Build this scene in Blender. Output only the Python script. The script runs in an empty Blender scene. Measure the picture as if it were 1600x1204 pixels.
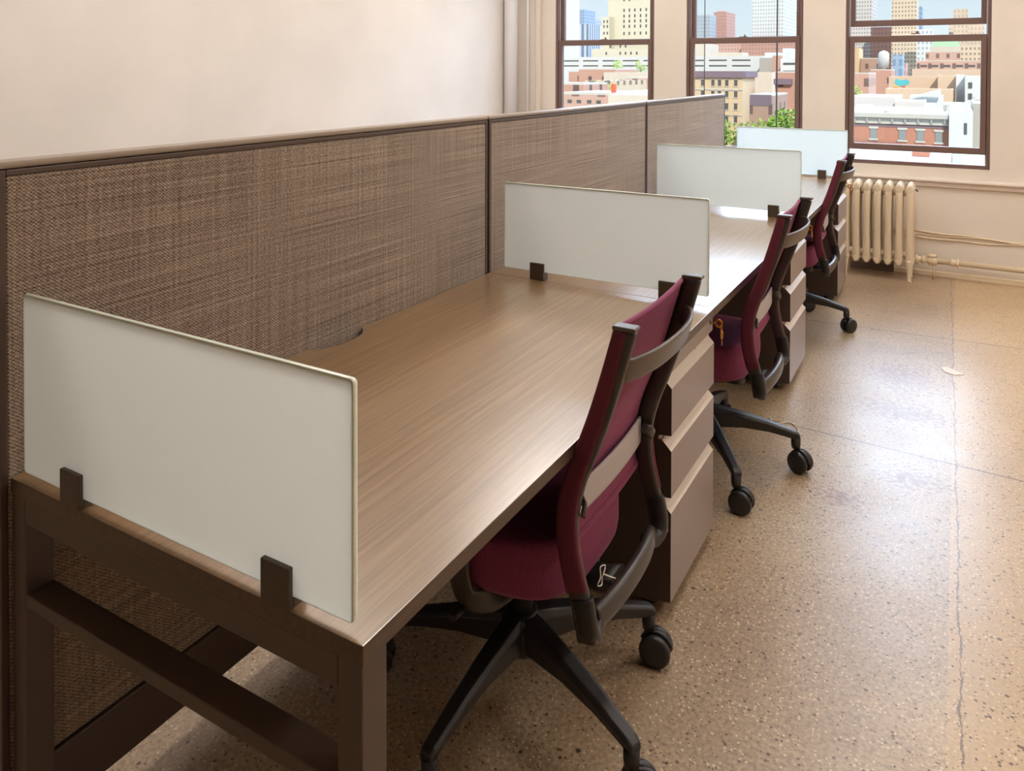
import bpy, bmesh, math, random
from mathutils import Vector, Matrix
random.seed(7)
PI = math.pi
SC = bpy.context.scene
C = SC.collection

# ------------------------------------------------------------------ camera
cam_d = bpy.data.cameras.new('camera')
cam = bpy.data.objects.new('camera', cam_d); C.objects.link(cam)
cam_d.sensor_width = 36.0; cam_d.sensor_fit = 'HORIZONTAL'
cam_d.lens = 1220.0 / 1600.0 * 36.0
cam_d.shift_x = (800 - 795.62) / 1600.0
cam_d.shift_y = -(602 - 131.19) / 1600.0
cam_d.clip_start = 0.05; cam_d.clip_end = 2000
_p, _y, _r = -0.0175, 0.5227, 0.0027
f0 = Vector((-math.sin(_y), math.cos(_y), 0)); r0 = Vector((math.cos(_y), math.sin(_y), 0)); u0 = Vector((0, 0, 1))
fw = f0 * math.cos(_p) + u0 * math.sin(_p); up = u0 * math.cos(_p) - f0 * math.sin(_p)
rt = r0 * math.cos(_r) + up * math.sin(_r); up = up * math.cos(_r) - r0 * math.sin(_r)
m = Matrix((rt, up, -fw)).transposed().to_4x4(); m.translation = Vector((1.4134, -0.7267, 1.4412))
cam.matrix_world = m
SC.camera = cam


def lin(c):
    return tuple(((v / 255.0) / 12.92 if v / 255.0 <= 0.04045 else ((v / 255.0 + 0.055) / 1.055) ** 2.4) for v in c) + (1.0,)


# ------------------------------------------------------------------ sky
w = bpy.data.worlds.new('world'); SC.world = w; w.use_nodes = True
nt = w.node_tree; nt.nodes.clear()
tc = nt.nodes.new('ShaderNodeTexCoord'); sx = nt.nodes.new('ShaderNodeSeparateXYZ')
def ramp_(stops):
    r = nt.nodes.new('ShaderNodeValToRGB')
    for _ in range(len(stops) - 2): r.color_ramp.elements.new(0.5)
    for e_, (p_, c_) in zip(r.color_ramp.elements, stops): e_.position = p_; e_.color = tuple(c_) + (1,)
    return r
bg = nt.nodes.new('ShaderNodeBackground'); wo = nt.nodes.new('ShaderNodeOutputWorld')
# clear pale band over the skyline, an unseen glow added above it, window side only, to brighten the room
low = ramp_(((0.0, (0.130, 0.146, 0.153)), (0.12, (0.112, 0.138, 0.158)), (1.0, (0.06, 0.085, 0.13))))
sky_fill = ramp_(((0.12, (0, 0, 0)), (0.24, (0.94, 1.14, 1.45)), (0.66, (0.90, 1.12, 1.45)), (0.85, (0, 0, 0))))
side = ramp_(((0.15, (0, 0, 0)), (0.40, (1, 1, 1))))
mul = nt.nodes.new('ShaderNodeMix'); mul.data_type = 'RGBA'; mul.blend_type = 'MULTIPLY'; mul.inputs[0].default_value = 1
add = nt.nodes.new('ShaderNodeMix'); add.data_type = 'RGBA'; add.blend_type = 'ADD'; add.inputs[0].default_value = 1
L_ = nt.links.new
L_(tc.outputs['Generated'], sx.inputs[0]); L_(sx.outputs['Z'], low.inputs[0]); L_(sx.outputs['Z'], sky_fill.inputs[0]); L_(sx.outputs['Y'], side.inputs[0])
L_(sky_fill.outputs[0], mul.inputs[6]); L_(side.outputs[0], mul.inputs[7]); L_(low.outputs[0], add.inputs[6]); L_(mul.outputs[2], add.inputs[7])
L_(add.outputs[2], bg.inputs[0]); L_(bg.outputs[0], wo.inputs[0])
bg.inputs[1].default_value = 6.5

# ------------------------------------------------------------------ sun (falls on the city, not into the room)
sd = bpy.data.lights.new('sun', 'SUN'); sun = bpy.data.objects.new('sun', sd); C.objects.link(sun)
sd.energy = 4.2; sd.angle = 0.01; sd.color = (1.0, 0.95, 0.86)
sun.rotation_euler = Vector((-0.38, 0.80, -0.60)).to_track_quat('-Z', 'Y').to_euler()

SC.view_settings.view_transform = 'Standard'; SC.view_settings.look = 'None'
SC.view_settings.exposure = 0.0; SC.view_settings.gamma = 1.0; SC.view_settings.use_curve_mapping = False
SC.cycles.use_denoising = True
SC.cycles.max_bounces = 8; SC.cycles.diffuse_bounces = 5; SC.cycles.glossy_bounces = 3
SC.cycles.transmission_bounces = 4; SC.cycles.transparent_max_bounces = 8
SC.cycles.sample_clamp_indirect = 6.0
SC.cycles.caustics_reflective = False; SC.cycles.caustics_refractive = False
FILL = 12.2          # strength of the added ceiling fill panels


# ------------------------------------------------------------------ materials
def mat(name, col, rough=0.5, spec=0.5, metal=0.0, coat=0.0, coat_r=0.1, ior=None, emit=None, es=1.0):
    M = bpy.data.materials.new(name); M.use_nodes = True
    b = M.node_tree.nodes['Principled BSDF']
    b.inputs['Base Color'].default_value = lin(col); b.inputs['Roughness'].default_value = rough
    b.inputs['Specular IOR Level'].default_value = spec; b.inputs['Metallic'].default_value = metal
    b.inputs['Coat Weight'].default_value = coat; b.inputs['Coat Roughness'].default_value = coat_r
    if ior: b.inputs['IOR'].default_value = ior
    if emit: b.inputs['Emission Color'].default_value = lin(emit); b.inputs['Emission Strength'].default_value = es
    return M


class NG:
    """small helper round a material's node tree"""
    def __init__(s, M):
        s.t = M.node_tree; s.n = s.t.nodes; s.b = s.n['Principled BSDF']; s.l = s.t.links.new
        s.tc = s.n.new('ShaderNodeTexCoord')

    def mp(s, scale=(1, 1, 1), src='Object', loc=(0, 0, 0), rot=(0, 0, 0)):
        k = s.n.new('ShaderNodeMapping'); k.inputs['Scale'].default_value = scale
        k.inputs['Location'].default_value = loc; k.inputs['Rotation'].default_value = rot
        s.l(s.tc.outputs[src], k.inputs[0]); return k.outputs[0]

    def noise(s, v, scale=5, detail=2, rough=0.5):
        k = s.n.new('ShaderNodeTexNoise'); k.inputs['Scale'].default_value = scale
        k.inputs['Detail'].default_value = detail; k.inputs['Roughness'].default_value = rough
        s.l(v, k.inputs['Vector']); return k.outputs['Fac']

    def voro(s, v, scale, feature='F1', rand=1.0):
        k = s.n.new('ShaderNodeTexVoronoi'); k.feature = feature; k.inputs['Scale'].default_value = scale
        k.inputs['Randomness'].default_value = rand
        s.l(v, k.inputs['Vector']); return k.outputs

    def ramp(s, v, stops):
        k = s.n.new('ShaderNodeValToRGB'); e = k.color_ramp.elements
        while len(e) < len(stops): e.new(0.5)
        for i, (p, c) in enumerate(stops):
            e[i].position = p; e[i].color = c if len(c) == 4 else tuple(c) + (1,)
        s.l(v, k.inputs[0]); return k.outputs[0]

    def mix(s, fac, a, b, mode='MIX'):
        k = s.n.new('ShaderNodeMix'); k.data_type = 'RGBA'; k.blend_type = mode
        for sock, v in ((k.inputs[0], fac), (k.inputs[6], a), (k.inputs[7], b)):
            if isinstance(v, (int, float)): sock.default_value = v
            elif isinstance(v, tuple): sock.default_value = v
            else: s.l(v, sock)
        return k.outputs[2]

    def math(s, op, a, b=None):
        k = s.n.new('ShaderNodeMath'); k.operation = op
        for sock, v in ((k.inputs[0], a), (k.inputs[1], b)):
            if v is None: continue
            if isinstance(v, (int, float)): sock.default_value = v
            else: s.l(v, sock)
        return k.outputs[0]

    def sep(s, v):
        k = s.n.new('ShaderNodeSeparateXYZ'); s.l(v, k.inputs[0]); return k.outputs

    def comb(s, x, y, z):
        k = s.n.new('ShaderNodeCombineXYZ')
        for i, v in enumerate((x, y, z)):
            if isinstance(v, (int, float)): k.inputs[i].default_value = v
            else: s.l(v, k.inputs[i])
        return k.outputs[0]

    def bump(s, h, strength=0.2, dist=0.002):
        k = s.n.new('ShaderNodeBump'); k.inputs['Strength'].default_value = strength
        k.inputs['Distance'].default_value = dist; s.l(h, k.inputs['Height'])
        s.l(k.outputs[0], s.b.inputs['Normal'])


def g(v): return (v, v, v, 1)


MT = {}
# painted walls, slightly uneven
def paint(name, col, amp=0.04, rough=0.6):
    M = mat(name, col, rough, 0.3); k = NG(M)
    n = k.noise(k.mp((1, 1, 1)), 2.2, 3)
    a = lin(col)
    k.l(k.ramp(n, [(0.3, tuple(v * (1 - amp) for v in a[:3])), (0.7, tuple(min(1, v * (1 + amp)) for v in a[:3]))]), k.b.inputs['Base Color'])
    k.bump(k.noise(k.mp((1, 1, 1)), 60, 3), 0.08, 0.002)
    return M
MT['wall'] = paint('wall_paint', (234, 227, 220))
MT['wall_far'] = paint('far_wall_paint', (230, 221, 210))
MT['ceil'] = paint('ceiling_paint', (238, 234, 226))
MT['cream_gloss'] = paint('cream_enamel', (226, 208, 180), 0.03, 0.32)
MT['ledge'] = paint('ledge_enamel', (226, 214, 204), 0.02, 0.35)
MT['duct'] = paint('white_pipe_paint', (226, 224, 226), 0.02, 0.45)

# floor: ground terrazzo
M = mat('terrazzo', (178, 150, 120), 0.26, 0.6); k = NG(M); MT['floor'] = M
v = k.mp()
base = k.ramp(k.noise(v, 1.3, 5, 0.6), [(0.3, lin((152, 128, 102))), (0.5, lin((172, 148, 120))), (0.72, lin((188, 166, 136)))])
fine = k.noise(v, 95, 3, 0.6)
base = k.mix(0.55, base, k.ramp(fine, [(0.35, g(0.28)), (0.65, g(0.75))]), 'OVERLAY')
big = k.noise(v, 1.0, 2)
xyz = k.sep(v)
yel = k.math('GREATER_THAN', xyz[0], 1.405)
base = k.mix(k.math('MULTIPLY', yel, 0.5), base, lin((204, 172, 128)))
# pale chips
for sc, thr, col, f in ((90, 0.20, (226, 210, 182), 0.75), (60, 0.15, (216, 196, 166), 0.6)):
    o = k.voro(v, sc); pick = k.sep(o['Color'])[0]
    mk = k.math('MULTIPLY', k.math('LESS_THAN', o['Distance'], thr + 0.06), k.math('GREATER_THAN', pick, 0.62))
    base = k.mix(k.math('MULTIPLY', mk, f), base, lin(col))
# dark chips
nzd = k.noise(v, 40, 2)
for sc, thr, pk, col in ((74, 0.24, 0.82, (84, 54, 38)), (52, 0.19, 0.80, (92, 58, 40)), (130, 0.3, 0.76, (116, 86, 64)), (31, 0.13, 0.82, (58, 38, 28)), (20, 0.085, 0.8, (52, 34, 26))):
    o = k.voro(k.mp((1, 1.0, 1), loc=(sc, sc * .3, 0)), sc); pick = k.sep(o['Color'])[1]
    d = k.math('ADD', o['Distance'], k.math('MULTIPLY', k.math('SUBTRACT', nzd, 0.5), 0.35))
    mk = k.math('MULTIPLY', k.math('LESS_THAN', d, thr), k.math('GREATER_THAN', pick, pk))
    base = k.mix(k.math('MULTIPLY', mk, 0.9), base, lin(col))
# worn patches of rusty chips by the joint
def patch(cx, cy, rx, ry):
    q = k.sep(k.mp((1 / rx, 1 / ry, 1), loc=(-cx / rx, -cy / ry, 0)))
    r = k.math('SQRT', k.math('ADD', k.math('POWER', q[0], 2), k.math('POWER', q[1], 2)))
    return k.math('SUBTRACT', 1.0, r)
pn = k.noise(k.mp((1.0, 1.6, 1)), 42, 4, 0.7)
for (cx, cy, rx, ry) in ((1.27, 2.36, 0.22, 0.16), (1.22, 2.95, 0.3, 0.22), (1.08, 2.1, 0.12, 0.10), (1.2, 3.4, 0.3, 0.4)):
    pm = k.math('MAXIMUM', patch(cx, cy, rx, ry), 0.0)
    mk = k.math('GREATER_THAN', k.math('ADD', pn, k.math('MULTIPLY', pm, 0.22)), 0.645)
    mk = k.math('MULTIPLY', mk, k.math('GREATER_THAN', pm, 0.01))
    base = k.mix(k.math('MULTIPLY', mk, 0.75), base, lin((128, 84, 60)))
# joints: the long crack along the aisle and two cross joints
wob = k.math('MULTIPLY', k.math('SUBTRACT', k.noise(k.mp((1, 1, 1)), 4.0, 8, 0.8), 0.5), 0.05)
cx_ = k.math('ABSOLUTE', k.math('SUBTRACT', k.math('ADD', k.math('ADD', xyz[0], wob), k.math('MULTIPLY', xyz[1], 0.013)), 1.452))
lw = k.math('MULTIPLY', k.math('MAXIMUM', k.math('SUBTRACT', k.noise(v, 12, 4), 0.28), 0.03), 0.009)
base = k.mix(k.math('MULTIPLY', k.math('LESS_THAN', cx_, lw), 0.8), base, lin((98, 74, 60)))
for y0, sl, s in ((2.632, -0.057, 0.003), (4.0, 0.06, 0.003)):
    cy_ = k.math('ABSOLUTE', k.math('SUBTRACT', k.math('ADD', xyz[1], k.math('MULTIPLY', xyz[0], -sl)), y0))
    base = k.mix(k.math('MULTIPLY', k.math('LESS_THAN', cy_, s), 0.95), base, lin((76, 54, 44)))
k.l(base, k.b.inputs['Base Color'])
k.l(k.ramp(k.noise(v, 3.5, 5, 0.7), [(0.3, g(0.30)), (0.75, g(0.44))]), k.b.inputs['Roughness'])
k.b.inputs['Coat Weight'].default_value = 0.35; k.b.inputs['Coat Roughness'].default_value = 0.28; k.b.inputs['IOR'].default_value = 1.5
k.bump(k.noise(v, 14, 4), 0.10, 0.004)

# woodgrain laminate
def wood(name, a, b, c, rough=0.30, ior=1.95):
    M = mat(name, a, rough, 0.5); k = NG(M)
    n1 = k.noise(k.mp((95, 2.2, 60)), 1.0, 5, 0.62); n2 = k.noise(k.mp((330, 7.0, 200)), 1.0, 3, 0.6); n3 = k.noise(k.mp((9, 0.9, 9)), 1.0, 3)
    col = k.ramp(n1, [(0.28, lin(a)), (0.5, lin(b)), (0.74, lin(c))])
    col = k.mix(0.45, col, k.ramp(n2, [(0.3, g(0.3)), (0.7, g(0.72))]), 'OVERLAY')
    col = k.mix(0.25, col, k.ramp(n3, [(0.3, g(0.36)), (0.7, g(0.62))]), 'OVERLAY')
    k.l(col, k.b.inputs['Base Color']); k.b.inputs['IOR'].default_value = ior
    k.l(k.ramp(n2, [(0.2, g(rough - 0.03)), (0.8, g(rough + 0.07))]), k.b.inputs['Roughness'])
    k.bump(n2, 0.05, 0.001)
    if ior > 1.6:
        k.b.inputs['Coat Weight'].default_value = 1.0; k.b.inputs['Coat Roughness'].default_value = 0.22; k.b.inputs['Coat IOR'].default_value = 1.7
    return M
MT['wood'] = wood('walnut_laminate', (124, 94, 62), (146, 114, 78), (162, 130, 92))
MT['wood_edge'] = wood('walnut_edge_band', (70, 54, 42), (84, 66, 52), (96, 78, 62), 0.4, 1.5)

# woven panel cloth
M = mat('woven_cloth', (130, 108, 88), 0.9, 0.15); k = NG(M); MT['cloth'] = M
xyz = k.sep(k.mp())
h1 = k.noise(k.comb(0.0, k.math('MULTIPLY', xyz[1], 1.6), k.math('MULTIPLY', xyz[2], 230)), 1.0, 2, 0.6)
h2 = k.noise(k.comb(0.0, k.math('MULTIPLY', xyz[1], 130), k.math('MULTIPLY', xyz[2], 2.0)), 1.0, 3, 0.6)
wy = k.math('SINE', k.math('MULTIPLY', xyz[1], 2 * PI / 0.0080)); wz = k.math('SINE', k.math('MULTIPLY', xyz[2], 2 * PI / 0.0064))
weave = k.math('MULTIPLY', wy, wz)
dots = k.noise(k.comb(0.0, k.math('MULTIPLY', xyz[1], 150), k.math('MULTIPLY', xyz[2], 230)), 1.0, 1)
s_ = k.math('ADD', k.math('MULTIPLY', h1, 0.52), k.math('MULTIPLY', h2, 0.34))
s_ = k.math('ADD', s_, k.math('MULTIPLY', weave, 0.15)); s_ = k.math('ADD', s_, k.math('MULTIPLY', dots, 0.46))
col = k.ramp(k.math('MULTIPLY', s_, 0.78), [(0.32, lin((76, 62, 52))), (0.45, lin((122, 104, 90))), (0.55, lin((150, 132, 116))), (0.70, lin((192, 174, 152)))])
k.l(col, k.b.inputs['Base Color']); k.bump(weave, 0.35, 0.0012)
k.b.inputs['Sheen Weight'].default_value = 0.4; k.b.inputs['Sheen Roughness'].default_value = 0.5

MT['trim_metal'] = mat('bronze_trim', (84, 68, 58), 0.42, 0.5, 0.15)
MT['cap'] = mat('panel_cap', (150, 134, 118), 0.28, 0.6, 0.1)
MT['groove'] = mat('dark_groove', (26, 20, 18), 0.6)
MT['frame_metal'] = mat('brown_steel', (84, 69, 60), 0.45, 0.5)
MT['ped_side'] = mat('dark_brown_steel', (74, 60, 54), 0.4, 0.5)
MT['ped_face'] = mat('taupe_steel', (150, 136, 130), 0.34, 0.8)
MT['ped_lip_lit'] = mat('lit_taupe_lip', (220, 208, 196), 0.33, 0.6)  # light caught by the upward-slanting pulls is put into this colour
MT['clamp'] = mat('bronze_clamp', (80, 68, 56), 0.42, 0.5, 0.2)
MT['brass'] = mat('old_brass', (176, 112, 48), 0.3, 0.5, 1.0)
MT['steel'] = mat('dull_steel', (150, 140, 130), 0.35, 0.5, 0.9)
MT['plastic'] = mat('black_plastic', (38, 34, 34), 0.42, 0.5)
MT['rail'] = mat('charcoal_plastic', (58, 50, 46), 0.35, 0.6)
MT['band'] = mat('taupe_plastic', (92, 80, 72), 0.35, 0.6)
MT['lumbar'] = mat('grey_lumbar', (184, 176, 176), 0.45, 0.5)
M = mat('plum_cloth', (130, 44, 72), 0.75, 0.3); k = NG(M); MT['plum'] = M
n = k.noise(k.mp((420, 420, 420)), 1.0, 2)
k.l(k.ramp(n, [(0.3, lin((108, 42, 68))), (0.7, lin((142, 60, 92)))]), k.b.inputs['Base Color'])
k.b.inputs['Sheen Weight'].default_value = 0.35; k.b.inputs['Sheen Tint'].default_value = lin((220, 150, 190)); k.bump(n, 0.25, 0.001)
MT['plum_dark'] = mat('plum_sleeve', (102, 40, 58), 0.7, 0.3)
MT['thread'] = mat('white_thread', (226, 222, 214), 0.7)
MT['sash'] = mat('brown_window_paint', (116, 92, 86), 0.4, 0.5)
MT['track'] = mat('pale_track', (200, 196, 200), 0.4)
MT['valve'] = MT['cream_gloss']
MT['light_diff'] = mat('fill_diffuser', (255, 240, 222), 0.6, emit=(255, 249, 242), es=FILL)
MT['light_body'] = mat('fill_body', (232, 232, 230), 0.5)

# frosted glass: a white scattering sheet that lets daylight through
M = bpy.data.materials.new('frosted_glass'); M.use_nodes = True; t = M.node_tree; t.nodes.clear(); MT['frost'] = M
o = t.nodes.new('ShaderNodeOutputMaterial'); d = t.nodes.new('ShaderNodeBsdfDiffuse'); tr = t.nodes.new('ShaderNodeBsdfTranslucent')
gl = t.nodes.new('ShaderNodeBsdfGlossy'); m1 = t.nodes.new('ShaderNodeMixShader'); m2 = t.nodes.new('ShaderNodeMixShader'); fr = t.nodes.new('ShaderNodeFresnel')
d.inputs[0].default_value = lin((198, 214, 192)); tr.inputs[0].default_value = lin((246, 250, 248)); gl.inputs['Roughness'].default_value = 0.42
m1.inputs[0].default_value = 0.55; fr.inputs[0].default_value = 1.45
t.links.new(d.outputs[0], m1.inputs[1]); t.links.new(tr.outputs[0], m1.inputs[2]); t.links.new(fr.outputs[0], m2.inputs[0])
t.links.new(m1.outputs[0], m2.inputs[1]); t.links.new(gl.outputs[0], m2.inputs[2]); t.links.new(m2.outputs[0], o.inputs[0])
M = bpy.data.materials.new('clear_glass_face'); M.use_nodes = True; t = M.node_tree; t.nodes.clear(); MT['clear_face'] = M
o = t.nodes.new('ShaderNodeOutputMaterial'); tr = t.nodes.new('ShaderNodeBsdfTransparent'); gl = t.nodes.new('ShaderNodeBsdfGlossy'); m1 = t.nodes.new('ShaderNodeMixShader')
gl.inputs['Roughness'].default_value = 0.05; m1.inputs[0].default_value = 0.04
t.links.new(tr.outputs[0], m1.inputs[1]); t.links.new(gl.outputs[0], m1.inputs[2]); t.links.new(m1.outputs[0], o.inputs[0])
MT['frost_edge'] = mat('polished_glass_edge', (236, 244, 232), 0.12, 0.8)
# window pane
M = bpy.data.materials.new('window_glass'); M.use_nodes = True; t = M.node_tree; t.nodes.clear(); MT['pane'] = M
o = t.nodes.new('ShaderNodeOutputMaterial'); tr = t.nodes.new('ShaderNodeBsdfTransparent'); gl = t.nodes.new('ShaderNodeBsdfGlossy'); m1 = t.nodes.new('ShaderNodeMixShader')
tr.inputs[0].default_value = (0.98, 0.99, 0.985, 1); gl.inputs['Roughness'].default_value = 0.02; m1.inputs[0].default_value = 0.03
t.links.new(tr.outputs[0], m1.inputs[1]); t.links.new(gl.outputs[0], m1.inputs[2]); t.links.new(m1.outputs[0], o.inputs[0])


# ------------------------------------------------------------------ mesh helpers
class MB:
    def __init__(s): s.v = []; s.f = []; s.sm = []; s.mi = []; s.cur = 0
    def add(s, vs, fs, smooth=False):
        b = len(s.v); s.v += [tuple(p) for p in vs]; s.f += [tuple(b + i for i in f) for f in fs]; s.sm += [smooth] * len(fs); s.mi += [s.cur] * len(fs)
    def box(s, a, b):
        x0, y0, z0 = a; x1, y1, z1 = b
        s.add([(x0, y0, z0), (x1, y0, z0), (x1, y1, z0), (x0, y1, z0), (x0, y0, z1), (x1, y0, z1), (x1, y1, z1), (x0, y1, z1)],
              [(3, 2, 1, 0), (4, 5, 6, 7), (0, 1, 5, 4), (1, 2, 6, 5), (2, 3, 7, 6), (3, 0, 4, 7)]); return s
    def loft(s, rings, cap=True, smooth=True, closed=False):
        n = len(rings[0]); vs = [p for r in rings for p in r]; fs = []
        m_ = len(rings)
        for i in range(m_ - (0 if closed else 1)):
            j2 = (i + 1) % m_
            for j in range(n):
                fs.append((i * n + j, i * n + (j + 1) % n, j2 * n + (j + 1) % n, j2 * n + j))
        s.add(vs, fs, smooth)
        if cap and not closed:
            b = len(s.v) - len(vs)
            s.f.append(tuple(b + i for i in reversed(range(n)))); s.sm.append(False); s.mi.append(s.cur)
            s.f.append(tuple(b + (m_ - 1) * n + i for i in range(n))); s.sm.append(False); s.mi.append(s.cur)
        return s
    def prism(s, pts, axis, a, b):
        """extrude a 2-D outline along an axis"""
        def P(u, v, w):
            return {'x': (w, u, v), 'y': (u, w, v), 'z': (u, v, w)}[axis]
        n = len(pts); vs = [P(u, v, a) for u, v in pts] + [P(u, v, b) for u, v in pts]
        fs = [tuple(reversed(range(n))), tuple(range(n, 2 * n))] + [(i, (i + 1) % n, n + (i + 1) % n, n + i) for i in range(n)]
        s.add(vs, fs); return s
    def tube(s, path, r, seg=12, ry=None, upv=(0, 0, 1), power=2.0, closed=False, r_list=None):
        """sweep an ellipse / rounded rectangle (power>2) along a path; r across, ry along upv"""
        rings = []; P = [Vector(p) for p in path]; n = len(P)
        for i in range(n):
            if closed: t = (P[(i + 1) % n] - P[i - 1]).normalized()
            else: t = (P[min(i + 1, n - 1)] - P[max(i - 1, 0)]).normalized()
            U = Vector(upv); 
            if abs(t.dot(U)) > 0.98: U = Vector((1, 0, 0)) if abs(t.x) < 0.9 else Vector((0, 1, 0))
            S = t.cross(U).normalized(); U = S.cross(t).normalized()
            a, b = (r_list[i] if r_list else (r, ry or r))
            ring = []
            for j in range(seg):
                th = 2 * PI * (j + 0.5) / seg; c, q = math.cos(th), math.sin(th)
                e = 2.0 / power
                ring.append(P[i] + S * (a * math.copysign(abs(c) ** e, c)) + U * (b * math.copysign(abs(q) ** e, q)))
            rings.append(ring)
        return s.loft(rings, closed=closed)
    def lathe(s, prof, seg=24, c=(0, 0, 0), axis='z'):
        rings = []
        for r, h in prof:
            ring = []
            for j in range(seg):
                a = 2 * PI * j / seg; x, y = r * math.cos(a), r * math.sin(a)
                p = {'z': (x, y, h), 'x': (h, x, y), 'y': (y, h, x)}[axis]
                ring.append((p[0] + c[0], p[1] + c[1], p[2] + c[2]))
            rings.append(ring)
        return s.loft(rings)
    def build(s, name, mats, parent=None, bevel=0, seg=2, loc=None):
        me = bpy.data.meshes.new(name); me.from_pydata(s.v, [], s.f); me.update()
        for i, p in enumerate(me.polygons): p.use_smooth = s.sm[i]; p.material_index = s.mi[i]
        bm = bmesh.new(); bm.from_mesh(me); bmesh.ops.recalc_face_normals(bm, faces=bm.faces); bm.to_mesh(me); bm.free()
        for mm in (mats if isinstance(mats, (list, tuple)) else [mats]): me.materials.append(mm)
        o = bpy.data.objects.new(name, me); C.objects.link(o)
        if parent: o.parent = parent
        if loc: o.location = loc
        if bevel:
            b = o.modifiers.new('bevel', 'BEVEL'); b.width = bevel; b.segments = seg; b.limit_method = 'ANGLE'; b.angle_limit = 0.6
        return o


def tag(o, label, cat, group=None, kind=None):
    o['label'] = label; o['category'] = cat
    if group: o['group'] = group
    if kind: o['kind'] = kind
    return o


def thing(name, label, cat, loc=(0, 0, 0), rz=0, group=None):
    o = bpy.data.objects.new(name, None); C.objects.link(o); o.location = loc; o.rotation_euler = (0, 0, rz)
    o.empty_display_size = 0.1
    return tag(o, label, cat, group)


def struct(o): o['kind'] = 'structure'; return o


def copy_tree(o, parent=None):
    c = o.copy(); C.objects.link(c); c.parent = parent
    for ch in [x for x in C.objects if x.parent == o]: copy_tree(ch, c)
    return c


def rrect(x0, z0, x1, z1, r, n=5):
    pts = []
    for cx, cz, a0 in ((x1 - r, z1 - r, 0), (x0 + r, z1 - r, 90), (x0 + r, z0 + r, 180), (x1 - r, z0 + r, 270)):
        for i in range(n + 1):
            a = math.radians(a0 + 90 * i / n); pts.append((cx + r * math.cos(a), cz + r * math.sin(a)))
    return pts


# ------------------------------------------------------------------ room shell
XL, XR, YN, YF, ZC = -2.2, 4.6, -4.2, 5.54, 3.3
struct(MB().box((XL - .2, YN - .2, -0.2), (XR + .2, YF + .15, 0)).build('floor', MT['floor']))
struct(MB().box((XL - .2, YN - .2, ZC), (XR + .2, YF + .15, ZC + .2)).build('ceiling', MT['ceil']))
struct(MB().box((XL - .2, YN - .2, 0), (XL, YF + .15, ZC)).build('wall_left', MT['wall']))
struct(MB().box((XR, YN - .2, 0), (XR + .2, YF + .15, ZC)).build('wall_right', MT['wall']))
struct(MB().box((XL, YN - .2, 0), (XR, YN, ZC)).build('wall_near', MT['wall']))
WIN = [(-1.722, -0.80), (-0.525, 0.382), (0.681, 1.602)]
WZ0, WZ1 = 0.765, 2.78
mb = MB(); y1 = YF + 0.15
mb.box((XL, YF, 0), (XR, y1, WZ0)); mb.box((XL, YF, WZ1), (XR, y1, ZC))
xs = [XL] + [q for ww in WIN for q in ww] + [XR]
for i in range(0, len(xs), 2): mb.box((xs[i], YF, WZ0), (xs[i + 1], y1, WZ1))
struct(mb.build('wall_far', MT['wall_far']))
# ledge and shadow strip under the windows
mb = MB(); mb.prism([(YF, 0.692), (YF - .035, 0.690), (YF - .042, 0.680), (YF - .042, 0.668), (YF - .022, 0.660), (YF - .022, 0.632), (YF, 0.625)], 'x', XL + .0, XR)
struct(mb.build('trim_1', MT['ledge'], bevel=0.003))
mb = MB(); mb.prism([(YF, 0.0), (YF - .014, 0.0), (YF - .012, .028), (YF, .034)], 'x', 1.02, XR)
struct(mb.build('baseboard_far', MT['cream_gloss']))
mb = MB(); mb.prism([(YF, 0.0), (YF - .05, 0.0), (YF - .05, .05), (YF - .03, .062), (YF, .07)], 'x', XL + .12, 1.02)
struct(mb.build('baseboard_far', mat('dark_base', (112, 96, 88), 0.6)))
mb = MB(); mb.box((-1.905, YF - .045, .7), (-1.855, YF, ZC))
struct(mb.build('trim_2', MT['ledge'], bevel=0.012, seg=3))
mb = MB(); mb.box((XL, YN, 0), (XL + .015, YF - .2, .10)); struct(mb.build('baseboard_left', MT['cream_gloss'], bevel=0.004))


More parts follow.
